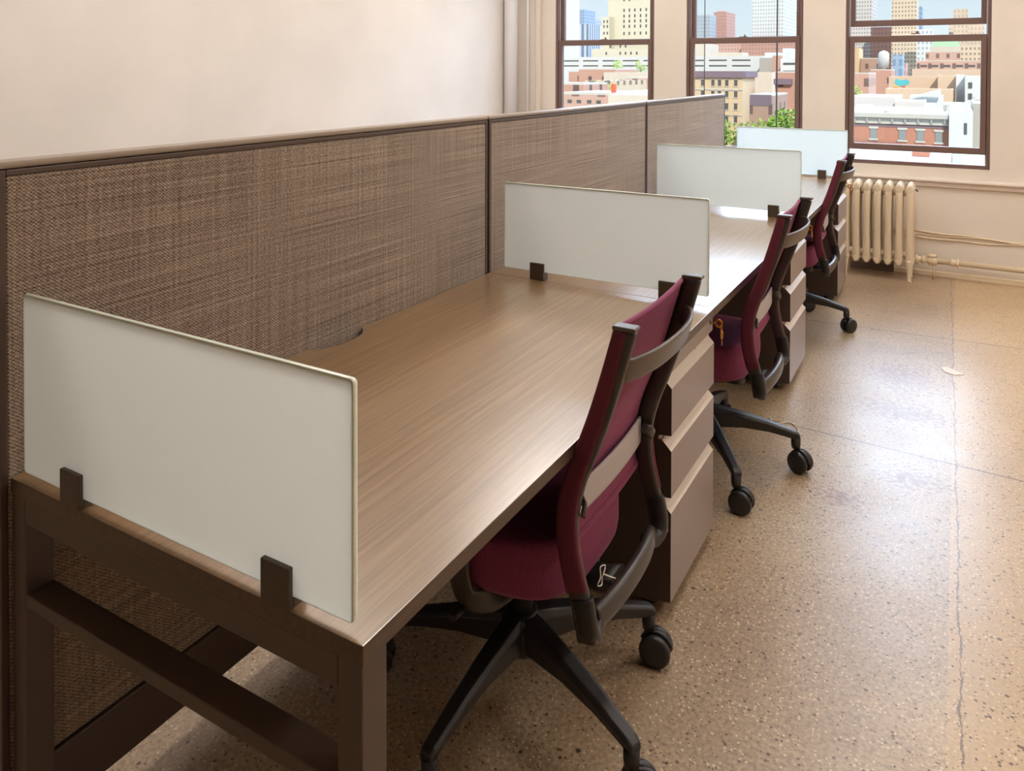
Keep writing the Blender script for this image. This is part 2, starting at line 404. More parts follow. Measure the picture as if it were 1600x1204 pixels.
def window(n, x0, x1, lower_raise, upper_drop, label):
    root = bpy.data.objects.new('window_%d' % n, None); C.objects.link(root); root['kind'] = 'structure'
    z0, z1 = WZ0, WZ1; ya = YF + .015
    mb = MB(); fw_ = 0.022
    mb.box((x0, ya, z0), (x0 + fw_, ya + .12, z1)); mb.box((x1 - fw_, ya, z0), (x1, ya + .12, z1))
    mb.box((x0 + fw_, ya, z1 - .05), (x1 - fw_, ya + .12, z1)); mb.box((x0 + fw_, ya, z0), (x1 - fw_, ya + .12, z0 + .028))
    mb.build('window_frame', MT['sash'], root, bevel=0.003)
    for xx in (x0 + fw_, x1 - fw_ - .006):
        MB().box((xx, ya + .035, z0 + .03), (xx + .006, ya + .040, z1 - .05)).build('track', MT['track'], root)
    a, b = x0 + fw_ + .004, x1 - fw_ - .004; st = 0.034
    def sash(nm, zb, zt, y, tr_, br):
        q = MB(); q.box((a, y, zb), (a + st, y + .035, zt)); q.box((b - st, y, zb), (b, y + .035, zt))
        q.box((a + st, y, zt - tr_), (b - st, y + .035, zt)); q.box((a + st, y, zb), (b - st, y + .035, zb + br))
        o = q.build(nm, MT['sash'], root, bevel=0.003)
        MB().box((a + st - .004, y + .015, zb + br - .004), (b - st + .004, y + .019, zt - tr_ + .004)).build('pane', MT['pane'], o)
        return o
    lo = sash('lower_sash', z0 + .03 + lower_raise, 1.708 + (0 if lower_raise < .05 else -.008), ya + .002, .047, .045)
    up_ = sash('upper_sash', 1.668 if upper_drop is None else upper_drop, z1 - .052, ya + .05, .045, .045)
    q = MB(); q.box(((a + b) / 2 - .03, ya + .004, 1.708), ((a + b) / 2 + .03, ya + .03, 1.714)); q.lathe([(.006, 1.714), (.009, 1.722), (.004, 1.732)], 10, ((a + b) / 2 + .01, ya + .016, 0))
    q.build('sash_lock', MT['sash'], lo)
    return root
window(1, *WIN[0], 0.0, None, '')
window(2, *WIN[1], 0.0, None, '')
window(3, *WIN[2], 0.072, 1.772, '')

# riser pipes in the corner left of the windows
mb = MB().tube([(-2.125, 5.445, 0), (-2.125, 5.445, ZC)], .062, 24)
tag(mb.build('riser_pipe', MT['duct']), 'thick white painted riser pipe in the corner beside the left wall', 'pipe')
mb = MB().tube([(-1.992, 5.515, 0), (-1.992, 5.515, ZC)], .013, 12)
tag(mb.build('conduit', MT['duct']), 'thin white vertical conduit between the thick riser pipe and the window', 'pipe')

# added ceiling panels (unseen, placed to brighten the room)
LX, LY = (-1.0, 1.05, 3.2), (1.5, 4.0)
fill_where = {}
for i, lx in enumerate(LX):
    for j, ly in enumerate(LY):
        t_ = thing('ceiling_fill', '', 'light', (lx, ly, 0), 0, 'added ceiling fill panels')
        t_['label'] = 'added unseen ceiling fill panel %s, over the %s' % (('further from the windows', 'next to the window wall')[j], ('wall behind the partitions', 'front edge of the desks', 'open aisle')[i])
        q = MB(); q.box((-.32, -.62, ZC - .07), (.32, .62, ZC - .001)); q.build('housing', MT['light_body'], t_, bevel=0.006)
        MB().box((-.30, -.60, ZC - .078), (.30, .60, ZC - .069)).build('diffuser', MT['light_diff'], t_)

# ------------------------------------------------------------------ partition panels
W = 1.585
def panel(y0, y1, label):
    t_ = thing('partition_panel', label, 'office partition', (-.026, y0, 0), 0, 'row of partition panels')
    L = y1 - y0; g_ = .006
    # frame around cloth, both faces the same
    q = MB(); q.box((-.0252, g_, .10), (.0252, g_ + .014, 1.268)); q.box((-.0252, L - g_ - .012, .10), (.0252, L - g_, 1.268))
    q.box((-.0252, g_ + .014, 1.257), (.0252, L - g_ - .012, 1.268)); q.build('panel_frame', MT['trim_metal'], t_, bevel=0.002)
    q = MB(); q.box((-.026, g_ - .003, 1.269), (.026, L - g_ + .003, 1.282)); q.build('top_cap', MT['cap'], t_, bevel=0.005, seg=3)
    q = MB(); q.box((-.0240, g_ + .014, .205), (.0240, L - g_ - .012, 1.2565)); q.build('fabric_tile', MT['cloth'], t_, bevel=0.003)
    q = MB(); q.box((-.0257, g_ + .003, .085), (.0257, L - g_, .199)); q.build('kick_plate', MT['frame_metal'], t_, bevel=0.003)
    for yy in (.12, L - .12):
        q = MB(); q.lathe([(.018, 0), (.019, .008), (.008, .012), (.008, .088)], 14, (0, yy, 0)); q.build('levelling_foot', MT['steel'], t_)
    q = MB(); q.box((-.021, L - g_, .1), (.021, L + g_, 1.266)); q.build('connector', MT['groove'], t_)
    return t_
panel(-.020, W, 'brown woven office partition behind the first desk, nearest the viewer')
panel(W, 2 * W, 'middle brown woven office partition panel behind the second desk')
panel(2 * W, 3 * W, 'end brown woven partition panel beside the windows, behind the third desk')

# ------------------------------------------------------------------ desks
DX0, DX1, TZ, TB = .003, .79, .737, .711
def desk(y0, y1, label, near_frame, far_frame):
    t_ = thing('desk', label, 'desk', (0, y0, 0), 0, 'row of desks'); L = y1 - y0
    # worktop with a cable notch in the rear edge
    pts = [(DX1, .0008), (DX1, L - .0008), (DX0, L - .0008)]
    yc, hw, dp = .815, .100, .042
    for i in range(15):
        a = i / 14.0; u = -1 + 2 * a; pts.append((DX0 + dp * (1 - abs(u) ** 3.2), yc - u * hw))
    pts.append((DX0, .0008))
    q = MB(); q.prism(pts, 'z', TB, TZ)
    for i, f in enumerate(q.f): q.mi[i] = 0 if i == 1 else 1
    o = q.build('worktop', [MT['wood'], MT['wood_edge']], t_, bevel=0.0015)
    def frame(ya, yb):
        for (xa, xb) in ((.006, .046), (.748, .788)):
            q = MB(); q.box((xa, ya, .012), (xb, yb, TB)); q.build('leg', MT['frame_metal'], t_, bevel=0.002)
            q = MB(); q.lathe([(.018, 0), (.019, .007), (.006, .009), (.006, .014)], 14, ((xa + xb) / 2, (ya + yb) / 2, 0)); q.build('levelling_foot', MT['steel'], t_)
        q = MB(); q.box((.046, ya, .668), (.748, yb, TB)); q.build('top_rail', MT['frame_metal'], t_, bevel=0.002)
        q = MB(); q.box((.046, ya, .524), (.748, yb, .547)); q.build('side_rail', MT['frame_metal'], t_, bevel=0.002)
    if near_frame: frame(.002, .050)
    else:
        q = MB(); q.box((.006, .002, .012), (.046, .050, TB)); q.build('leg', MT['frame_metal'], t_, bevel=0.002)
        q = MB(); q.lathe([(.018, 0), (.019, .007), (.006, .009), (.006, .014)], 14, (.026, .026, 0)); q.build('levelling_foot', MT['steel'], t_)
    if far_frame:
        q = MB(); q.box((.006, L - .050, .012), (.046, L - .002, TB)); q.build('leg', MT['frame_metal'], t_, bevel=0.002)
        q = MB(); q.lathe([(.018, 0), (.019, .007), (.006, .009), (.006, .014)], 14, (.026, L - .026, 0)); q.build('levelling_foot', MT['steel'], t_)
    # beam under the worktop
    q = MB(); q.box((.12, .055, .672), (.16, L - .055, TB)); q.build('support_beam', MT['frame_metal'], t_, bevel=0.002)
    return t_
desk(0, W, 'walnut laminate desk with the open brown metal end frame, first desk of the row', True, False)
desk(W, 2 * W, 'middle walnut laminate desk between the second and third frosted screens', False, False)
desk(2 * W, 3 * W, 'walnut laminate desk at the window end of the row', False, True)
# brackets that carry the middle desks from the panels

def screen(yc, x0, z0, x1, z1, clamps, side, label, th=.009):
    t_ = thing('privacy_screen', label, 'desk screen', (0, yc, 0), 0, 'frosted glass screens across the desks')
    q = MB(); q.prism(rrect(x0, z0, x1, z1, .006), 'y', -th / 2, th / 2)
    q.mi = [0] * len(q.mi); q.mi[1] = 1        # etched on one face, clear on the other
    o = q.build('glass_pane', [MT['frost'], MT['clear_face']], t_)
    # polished rim
    q = MB(); P = rrect(x0, z0, x1, z1, .006)
    q.tube([(x, 0, z) for x, z in P], .0016, 6, ry=th / 2 + .0004, upv=(0, 1, 0), closed=True)
    q.build('polished_rim', MT['frost_edge'], o)
    for cx in clamps:
        q = MB()
        q.box((cx - .026, side * .006, TZ + .0005), (cx + .026, side * .0145, TZ + .056))
        q.box((cx - .026, -side * .018, TZ + .0005), (cx + .026, -side * .006, TZ + .050))
        q.box((cx - .026, -.0062, TZ + .0005), (cx + .026, .0062, z0 - .0005))
        q.build('clamp', MT['clamp'], t_, bevel=0.0015)
    return t_
screen(.013, .034, .752, .767, 1.057, (.18, .641), -1, 'frosted glass screen on the near end of the first desk')
screen(W + .013, .060, .764, .768, 1.056, (.19, .641), -1, 'frosted glass screen between the first and middle desks')
screen(2 * W + .013, .054, .766, .767, 1.061, (.183, .642), -1, 'frosted glass screen between the middle desk and the window-end desk')
screen(3 * W - .016, .085, .757, .792, 1.058, (.18, .640), -1, 'frosted glass screen at the window end, in front of the windows')

# ------------------------------------------------------------------ drawer pedestals
def pedestal(y0, y1, label, xf=.772, xb=.30):
    t_ = thing('drawer_pedestal', label, 'drawer unit', (0, y0, 0), 0, 'drawer pedestals under the desks'); L = y1 - y0
    q = MB(); q.box((xb, .004, .030), (xf - .034, L - .004, .7075)); q.build('body', MT['ped_side'], t_, bevel=0.003)
    q = MB(); q.box((xf - .034, .004, .648), (xf - .004, L - .004, .7075)); q.build('lock_rail', MT['ped_face'], t_, bevel=0.002)
    for nm, z0, z1 in (('drawer', .482, .640), ('drawer', .318, .474), ('drawer', .040, .310)):
        q = MB()
        q.cur = 0
        # side profile: flat face with a bevelled finger pull along the top
        q.prism([(xf - .030, z0), (xf, z0 + .003), (xf, z1 - .030), (xf - .026, z1 - .003), (xf - .038, z1 - .003), (xf - .038, z0)][::-1], 'y', .002, L - .002)
        for i in range(len(q.f)):
            ns = [q.v[v] for v in q.f[i]]
            if len(ns) == 4 and min(p[2] for p in ns) > z1 - .0305 and max(p[2] for p in ns) > z1 - .01 and max(p[0] for p in ns) > xf - .001: q.mi[i] = 1
            if len(ns) > 4: q.mi[i] = 2
        # raised lip edge behind the pull
        o = q.build(nm, [MT['ped_face'], MT['ped_lip_lit'], MT['ped_side']], t_, bevel=0.0012)
        q = MB(); q.box((xf - .036, .003, z1 - .003), (xf - .031, L - .003, z1 + .0045)); q.build('pull_lip', MT['ped_lip_lit'], o)
        q = MB(); q.box((xf - .022, L * .66, z1 - .0105), (xf - .0155, L - .006, z1 - .0060)); q.build('label_rail', MT['ped_lip_lit'], o)
    for xx in (xb + .04, xf - .07):
        for yy in (.05, L - .05):
            q = MB(); q.lathe([(.016, 0), (.018, .01), (.012, .014), (.012, .034)], 12, (xx, yy, 0)); q.build('glide', MT['plastic'], t_)
    q = MB(); q.lathe([(.0085, 0), (.0085, .004), (.006, .0055)], 16, (xf - .004, L - .030, .680), 'x'); q.build('lock', MT['steel'], t_)
    # keys hanging in the lock
    k_ = thing('key_pair', 'brass keys in the lock of the ' + label.split(',')[0].replace('taupe steel ', ''), 'keys', (xf + .002, y0 + L - .030, .680), 0, 'keys in the pedestal locks')
    def bow(q, c, ax):
        ring = []
        for i in range(14):
            a = 2 * PI * i / 14; u, v = .0095 * math.cos(a), .0105 * math.sin(a)
            ring.append((c[0] + u, c[1], c[2] + v) if ax == 'y' else (c[0], c[1] + u, c[2] + v))
        q.tube(ring, .0034, 8, ry=.0022, upv=(0, 1, 0) if ax == 'y' else (1, 0, 0), closed=True)
    q = MB(); q.tube([(-.004, 0, 0), (.010, 0, 0)], .003, 8); bow(q, (.019, 0, 0), 'y'); q.build('key', MT['brass'], k_)
    ring = [(.027, .009 * math.cos(2 * PI * i / 16), -.012 + .010 * math.sin(2 * PI * i / 16)) for i in range(16)]
    MB().tube(ring, .0014, 6, upv=(1, 0, 0), closed=True).build('key_ring', MT['brass'], k_)
    q = MB(); bow(q, (.028, .002, -.034), 'x'); q.tube([(.028, .002, -.044), (.028, .003, -.066)], .0032, 6, ry=.0014); q.box((.0272, .004, -.064), (.0288, .0075, -.052)); q.build('key', MT['brass'], k_)
pedestal(1.240, 1.650, 'taupe steel drawer pedestal beside the nearest chair, under the first two desks')
pedestal(2.905, 3.315, 'taupe steel middle drawer pedestal, beside the second chair')
pedestal(4.490, 4.900, 'taupe steel drawer pedestal next to the radiator, beside the far chair')

# ------------------------------------------------------------------ office chair
RP = [(.327, .968), (.318, .935), (.298, .865), (.276, .795), (.254, .735), (.228, .668), (.213, .605), (.212, .548), (.220, .500), (.237, .435), (.247, .392), (.252, .362)]
def rx(z):
    for (xa, za), (xb, zb) in zip(RP, RP[1:]):
        if zb <= z <= za: return xb + (xa - xb) * (z - zb) / (za - zb)
    return RP[0][0] if z > RP[0][1] else RP[-1][0]
def smooth_path(pts, n=4):
    P = [Vector(p) for p in pts]; out = []
    for i in range(len(P) - 1):
        p0, p1, p2, p3 = P[max(i - 1, 0)], P[i], P[i + 1], P[min(i + 2, len(P) - 1)]
        for j in range(n):
            t = j / n
            out.append(0.5 * ((2 * p1) + (-p0 + p2) * t + (2 * p0 - 5 * p1 + 4 * p2 - p3) * t * t + (-p0 + 3 * p1 - 3 * p2 + p3) * t ** 3))
    out.append(P[-1]); return out

def seat_mesh(q):
    # loft of plan outlines from the bottom up; front is -x
    rings = []
    prof = [(.375, .80, 0), (.380, .90, 0), (.392, .965, 0), (.415, 1.0, 0), (.440, 1.0, 0), (.462, .985, .002), (.478, .95, .003), (.487, .88, .004), (.492, .75, .0), (.494, .4, -.004), (.494, .05, -.006)]
    for z, s, dz in prof:
        ring = []
        for j in range(48):
            a = 2 * PI * j / 48; c_, s_ = math.cos(a), math.sin(a); e = 2 / 3.6
            ux = math.copysign(abs(c_) ** e, c_); uy = math.copysign(abs(s_) ** e, s_)
            x = -.035 + (.232 - (1 - s) * .1) * ux * (1 if s > .5 else s); y = (.222 - (1 - s) * .1) * uy * (1 if s > .5 else s) * (1.0 - .07 * (ux * .5 + .5))
            drop = .035 * max(0, (-ux - .55) / .45) ** 2 * (1 if z > .43 else 0)
            rise = .014 * max(0, (ux - .3)) ** 1.5 * (1 if z > .43 else 0)
            ring.append((x, y, z - drop + rise + dz))
        rings.append(ring)
    q.loft(rings)

def make_chair(label):
    t_ = thing('office_chair', label, 'chair', (0, 0, 0), 0, 'purple task chairs along the desks')
    # ---- base
    base = MB(); base.lathe([(.018, .116), (.036, .120), (.047, .135), (.050, .175), (.046, .205), (.034, .214), (.028, .216)], 24)
    base_o = base.build('base_hub', MT['plastic'], t_)
    for k_ in range(5):
        a = math.radians(-21 + 72 * k_)
        q = MB()
        rings = []
        for r_, zt, zb, hw in ((.030, .212, .135, .030), (.07, .207, .138, .029), (.15, .192, .142, .025), (.24, .170, .134, .021), (.305, .150, .120, .018), (.335, .141, .112, .017), (.348, .132, .104, .015)):
            ring = []
            for (u, v) in ((-1, -1), (1, -1), (1, .55), (.62, 1), (-.62, 1), (-1, .55)):
                zz = zb + (zt - zb) * (v + 1) / 2; ww = hw * u * (1 if v > -1 else .72)
                ring.append((r_ * math.cos(a) - ww * math.sin(a), r_ * math.sin(a) + ww * math.cos(a), zz))
            rings.append(ring)
        q.loft(rings, smooth=False)
        leg = q.build('base_leg', MT['plastic'], t_, bevel=0.003)
        # caster
        ex, ey = .335 * math.cos(a), .335 * math.sin(a)
        q = MB(); q.lathe([(.0075, .05), (.0075, .080), (.0145, .081), (.0165, .095), (.0165, .120)], 14, (ex, ey, 0)); q.build('caster_stem', MT['plastic'], leg)
        sw = (0.5, 0.15, 2.4, 3.6, -2.2)[k_]
        dx, dy = math.cos(sw), math.sin(sw); ax = Vector((-dy, dx, 0))
        cc = Vector((ex + dx * .018, ey + dy * .018, .0385))
        q = MB()
        for s_ in (-1, 1):
            rings = []
            for rr, off in ((.004, .009), (.034, .009), (.0375, .012), (.0385, .020), (.036, .0265), (.028, .029), (.004, .030)):
                rings.append([tuple(cc + ax * (s_ * off) + Vector((dx, dy, 0)) * (rr * math.cos(2 * PI * i / 22)) + Vector((0, 0, 1)) * (rr * math.sin(2 * PI * i / 22))) for i in range(22)])
            q.loft(rings)
        q.build('caster_wheel', MT['plastic'], leg)
        q = MB(); hood = []
        for i in range(9):
            th = math.radians(-10 + 150 * i / 8 + 15)
            hood.append(tuple(cc + Vector((dx, dy, 0)) * (.034 * math.cos(th)) + Vector((0, 0, 1)) * (.034 * math.sin(th))))
        q.tube(hood, .008, 8, ry=.006, upv=tuple(ax), power=4); q.build('caster_hood', MT['plastic'], leg)
    q = MB(); q.lathe([(.026, .20), (.026, .30), (.016, .302), (.016, .355)], 18); q.build('gas_column', MT['plastic'], t_)
    # ---- mechanism and seat
    q = MB(); q.prism(rrect(-.13, -.075, .17, .075, .03), 'z', .335, .374); q.build('tilt_mechanism', MT['plastic'], t_, bevel=0.008, seg=3)
    q = MB(); q.tube([(.0, -.06, .352), (.0, -.17, .352), (-.01, -.235, .350)], .006, 8); q.tube([(-.01, -.235, .350), (-.012, -.268, .349)], .011, 10, ry=.007); q.build('height_lever', MT['plastic'], t_)
    q = MB(); q.tube(smooth_path([(.05, -.12, .362), (.03, -.19, .355), (.0, -.226, .372), (-.012, -.236, .41), (-.015, -.237, .452)], 4), .024, 12, ry=.007, upv=(0, -1, .2), power=4)
    q.build('arm_bracket', MT['rail'], t_)
    q = MB(); seat_mesh(q); q.build('seat', MT['plum'], t_)
    q = MB(); q.prism(rrect(-.22, -.17, .15, .17, .07), 'z', .366, .380); q.build('seat_pan', MT['plastic'], t_, bevel=0.004)
    # ---- back frame: two rails, lower bow, head band
    for s_ in (-1, 1):
        yy = s_ * .205
        P = smooth_path([(x, yy, z) for x, z in RP], 3)
        q = MB(); q.tube([(p.x + .004, p.y, p.z) for p in P], .010, 12, ry=.0205, upv=(1, 0, 0), power=4); 
        rail = q.build('back_rail', MT['rail'], t_)
        # cloth sleeve round the front and outer side of the rail
        q = MB(); n_ = len(P); rl = []
        path = []
        for i, p in enumerate(P):
            if p.z < .438: break
            f = min(1, max(0, (.95 - p.z) / .4)); half = .013 + .0085 * f
            path.append((p.x + .004 - .0215 + half, p.y + s_ * .0065, p.z)); rl.append((.0085, half))
        q.tube(path, .008, 12, upv=(1, 0, 0), power=4, r_list=rl); q.build('sleeve', MT['plum_dark'], rail)
        q = MB(); top = P[0]; q.prism(rrect(top.x - .019, top.z - .001, top.x + .027, top.z + .0075, .003, 2), 'y', yy - .012 - (.004 if s_ < 0 else 0), yy + .012 + (.004 if s_ > 0 else 0)); q.build('rail_cap', MT['band'], rail, bevel=0.002)
        # foot of the rail
        P2 = smooth_path([(.245, yy, .442), (.253, yy, .408), (.257, yy * .985, .384), (.257, yy * .93, .366), (.253, yy * .82, .362), (.248, yy * .68, .370)], 4)
        q = MB(); q.tube(P2, .012, 12, upv=(1, 0, 0), power=2.6, r_list=[(.0125 + .004 * min(1, i / 9), .0215 - .004 * i / (len(P2) - 1)) for i in range(len(P2))])
        q.build('rail_foot', MT['plastic'], rail)
    bow = smooth_path([(.249, -.160, .372), (.262, -.09, .376), (.267, 0, .378), (.262, .09, .376), (.249, .160, .372)], 5)
    q = MB(); q.tube(bow, .014, 14, ry=.025, upv=(0, 0, 1), power=2.6); q.build('lower_bow', MT['rail'], t_)
    q = MB(); q.tube([(.236, 0, .364), (.20, 0, .352), (.12, 0, .350)], .035, 12, ry=.012, power=4); q.build('back_support', MT['plastic'], t_)
    hb = smooth_path([(.306, -.202, .882), (.330, -.175, .884), (.352, -.10, .886), (.360, 0, .887), (.352, .10, .886), (.330, .175, .884), (.306, .202, .882)], 4)
    q = MB(); q.tube(hb, .0055, 12, ry=.024, upv=(.25, 0, 1), power=5); q.build('head_band', MT['band'], t_)
    # ---- mesh back
    rows, cols = 26, 13; q = MB(); zt, zb = .962, .512
    def pt(r_, c_, off):
        z = zt + (zb - zt) * r_ / (rows - 1); u = -1 + 2 * c_ / (cols - 1)
        hw = .199
        x = rx(z) - .020 + .007 * (1 - u * u) + off
        return (x, u * hw, z - .004 * (1 - u * u) * (1 if r_ < 3 else 0))
    front = [[pt(r_, c_, 0) for c_ in range(cols)] for r_ in range(rows)]; back = [[pt(r_, c_, .0045) for c_ in range(cols)] for r_ in range(rows)]
    vs = [p for row in front for p in row] + [p for row in back for p in row]; fs = []; n_ = rows * cols
    for r_ in range(rows - 1):
        for c_ in range(cols - 1):
            a = r_ * cols + c_; fs.append((a, a + 1, a + cols + 1, a + cols)); fs.append((n_ + a + cols, n_ + a + cols + 1, n_ + a + 1, n_ + a))
    for r_ in range(rows - 1):
        for c_ in (0, cols - 1):
            a = r_ * cols + c_; fs.append((a, a + cols, n_ + a + cols, n_ + a))
    for c_ in range(cols - 1):
        for r_ in (0, rows - 1):
            a = r_ * cols + c_; fs.append((a, a + 1, n_ + a + 1, n_ + a))
    q.add(vs, fs, True); bk = q.build('mesh_back', MT['plum'], t_)
    hem = []
    for c_ in range(cols): hem.append(pt(0, c_, .002))
    q = MB(); q.tube(hem, .0055, 8, ry=.006); q.build('top_hem', MT['plum'], bk)
    hem = [pt(rows - 1, c_, .002) for c_ in range(cols)]
    q = MB(); q.tube(hem, .006, 8, ry=.010); q.build('bottom_hem', MT['plum'], bk)
    # ---- lumbar bar with hooks
    lb = []
    for i in range(13):
        u = -1 + i / 6.0; lb.append((rx(.598) - .002 + .010 * (1 - u * u), u * .190, .598))
    q = MB(); q.tube(lb, .004, 12, ry=.031, power=6); lo = q.build('lumbar_bar', MT['lumbar'], t_)
    for s_ in (-1, 1):
        q = MB(); q.tube([(rx(.598) + .012, s_ * .172, .612), (rx(.598) + .026, s_ * .182, .606), (rx(.598) + .028, s_ * .196, .590)], .0045, 8, ry=.012, power=3); q.build('lumbar_hook', MT['rail'], lo)
    return t_
ch1 = make_chair('purple task chair nearest the viewer, pushed up to the first desk')
ch2 = copy_tree(ch1); ch2['label'] = 'purple task chair pushed up to the middle desk, second of the three'
ch3 = copy_tree(ch1); ch3['label'] = 'purple task chair beside the radiator, at the window-end desk'
ch1.location = (.56, .818, 0); ch2.location = (.598, 2.115, 0); ch3.location = (.556, 3.885, 0)
ch2.rotation_euler = (0, 0, 0); ch3.rotation_euler = (0, 0, 0)
# each base is swivelled on its own
def swivel(ch, deg):
    for o in [x for x in C.objects if x.parent == ch and (x.name.startswith('base_leg') or x.name.startswith('base_hub'))]:
        o.rotation_euler = (0, 0, math.radians(deg))
swivel(ch2, -33); swivel(ch3, 27)

# ------------------------------------------------------------------ radiator
rad = thing('radiator', 'cream cast iron column radiator under the third window', 'radiator', (0, 0, 0))
for i in range(7):
    cx = .728 + .0675 * i
    q = MB()
    for cy in (5.255, 5.335, 5.415):
        q.tube([(cx, cy, z) for z in (.125, .16, .30, .45, .58, .625)], .02, 14, upv=(0, 1, 0), r_list=[(.020, .020), (.025, .022), (.021, .021), (.021, .021), (.024, .022), (.022, .020)])
    # rounded head with a ridge and pointed foot
    for zz, hh, s_ in ((.628, .040, 1), (.135, .034, -1)):
        rings = []
        for u in range(7):
            y = 5.232 + (5.438 - 5.232) * u / 6; e = .6 if u in (0, 6) else 1
            ring = []
            for j in range(14):
                a = 2 * PI * j / 14; c_, d_ = math.cos(a), math.sin(a)
                pk = 1.15 if (d_ * s_ > .9) else 1
                dd = math.copysign(abs(d_) ** 1.5, d_) * 1.15 if d_ * s_ > 0 else d_ * .75
                ring.append((cx + .0285 * c_ * e, y, zz + hh * dd * e))
            rings.append(ring)
        q.loft(rings)
    for zz in (.598, .165):
        if i < 6: q.tube([(cx, 5.335, zz), (cx + .0675, 5.335, zz)], .024, 12)
    sec = q.build('section', MT['cream_gloss'], rad)
    if i in (0, 6):
        for cy in (5.250, 5.42):
            q = MB(); q.tube([(cx, cy, .15), (cx, cy, .09), (cx, cy - .003, .03), (cx, cy - .005, .012), (cx, cy - .006, 0)], .02, 12, upv=(0, 1, 0), r_list=[(.021, .019), (.018, .017), (.012, .012), (.012, .012), (.016, .015)])
            q.build('leg', MT['cream_gloss'], rad)
q = MB(); q.tube([(1.155, 5.30, .628), (1.172, 5.30, .628)], .007, 8); q.lathe([(.012, 1.170), (.012, 1.180)], 10, (0, 5.30, .628), 'x'); q.build('bleed_valve', MT['steel'], rad)

pipe = thing('heating_pipe', 'cream painted heating pipe with valve running right from the radiator', 'pipe', (0, 0, 0))
q = MB(); q.tube([(1.27, 5.43, .128), (XR - .001, 5.43, .110)], .019, 16); q.build('pipe_run', MT['cream_gloss'], pipe)
q = MB(); q.lathe([(.016, 1.160), (.034, 1.163), (.034, 1.178), (.020, 1.180), (.020, 1.20), (.028, 1.203), (.028, 1.218), (.018, 1.22), (.018, 1.235), (.031, 1.24), (.034, 1.26), (.034, 1.285), (.024, 1.295), (.020, 1.30)], 18, (0, 5.43, .128), 'x'); q.build('union_fitting', MT['cream_gloss'], pipe)
q = MB(); q.lathe([(.019, 1.378), (.027, 1.380), (.027, 1.392), (.022, 1.394), (.022, 1.412), (.027, 1.414), (.027, 1.426), (.019, 1.428)], 18, (0, 5.43, .1265), 'x'); q.build('coupling', MT['cream_gloss'], pipe)
q = MB(); q.lathe([(.022, .15), (.034, .155), (.030, .172), (.012, .176)], 16, (1.265, 5.43, 0)); q.build('valve_handle', MT['cream_gloss'], pipe)
q = MB(); q.tube([(1.275, 5.43, .105), (1.275, 5.43, 0.0)], .007, 10); q.build('support_rod', MT['cream_gloss'], pipe)
# cables clipped along the wall
cb = thing('cable_bundle', 'bundle of cream painted cables clipped along the wall above the heating pipe', 'cable', (0, 0, 0))
for j, (dz, ph) in enumerate(((.0, 0), (.014, 1.2), (-.013, 2.6))):
    path = []
    for i in range(61):
        x = 1.02 + (XR - 1.03) * i / 60.0
        path.append((x, YF - .007 - .004 * math.sin(x * 9 + ph), .281 + dz + .009 * math.sin(x * 5.2 + ph * 1.3) + .004 * math.sin(x * 17 + ph)))
    MB().tube(path, .0058, 8).build('cable', MT['cream_gloss'], cb)

# ------------------------------------------------------------------ small loose bits
q = MB(); pth = smooth_path([(.818, .745, .408), (.815, .72, .425), (.812, .70, .440), (.815, .688, .446), (.815, .700, .458), (.812, .682, .464), (.815, .676, .448), (.812, .668, .436), (.815, .682, .430), (.812, .69, .442)], 4); q.tube(pth, .0014, 6)
tag(q.build('loose_thread', MT['thread']), 'loose white thread caught on the lower back of the nearest purple chair', 'thread')
q = MB(); q.tube(smooth_path([(.745, 2.62, .002), (.775, 2.56, .002), (.83, 2.60, .002), (.87, 2.545, .002), (.86, 2.50, .002), (.83, 2.47, .002)], 5), .0022, 6)
tag(q.build('string', MT['thread']), 'scrap of white string on the floor behind the middle chair', 'string')
q = MB(); q.prism([(1.35, 3.60), (1.37, 3.54), (1.41, 3.52), (1.45, 3.55), (1.42, 3.58), (1.38, 3.62)], 'z', .0005, .0025)
tag(q.build('paper_scrap', MT['thread']), 'small white paper scrap on the floor by the long crack', 'paper scrap')

# ------------------------------------------------------------------ the city outside
GZ = -24.0
def facade(name, wall, win, cw, ch, fx, fz, rough=0.8):
    """wall colour with a regular grid of windows; cell cw x ch metres, window takes fx x fz of it"""
    M = mat(name, wall, rough, 0.2); k = NG(M); q = k.sep(k.mp())
    u = k.math('FRACT', k.math('DIVIDE', k.math('ADD', q[0], q[1]), cw)); v_ = k.math('FRACT', k.math('DIVIDE', q[2], ch))
    mu = k.math('MULTIPLY', k.math('GREATER_THAN', u, (1 - fx) / 2), k.math('LESS_THAN', u, (1 + fx) / 2))
    mv = k.math('MULTIPLY', k.math('GREATER_THAN', v_, (1 - fz) / 2), k.math('LESS_THAN', v_, (1 + fz) / 2))
    n_ = k.noise(k.mp((.3, .3, .3)), 1.0, 3)
    base = k.ramp(n_, [(0.3, tuple(c_ * .92 for c_ in lin(wall)[:3])), (0.7, lin(wall))])
    geo = k.n.new('ShaderNodeNewGeometry'); nz = k.sep(geo.outputs['Normal'])[2]
    side = k.math('LESS_THAN', nz, 0.5)
    k.l(k.mix(k.math('MULTIPLY', k.math('MULTIPLY', mu, mv), side), base, lin(win)), k.b.inputs['Base Color'])
    return M
def plain(name, col, amp=.06):
    M = mat(name, col, 0.85, 0.2); k = NG(M); a = lin(col)
    k.l(k.ramp(k.noise(k.mp((.5, .5, .5)), 1.0, 4, .7), [(0.3, tuple(c_ * (1 - amp) for c_ in a[:3])), (0.7, a)]), k.b.inputs['Base Color'])
    return M
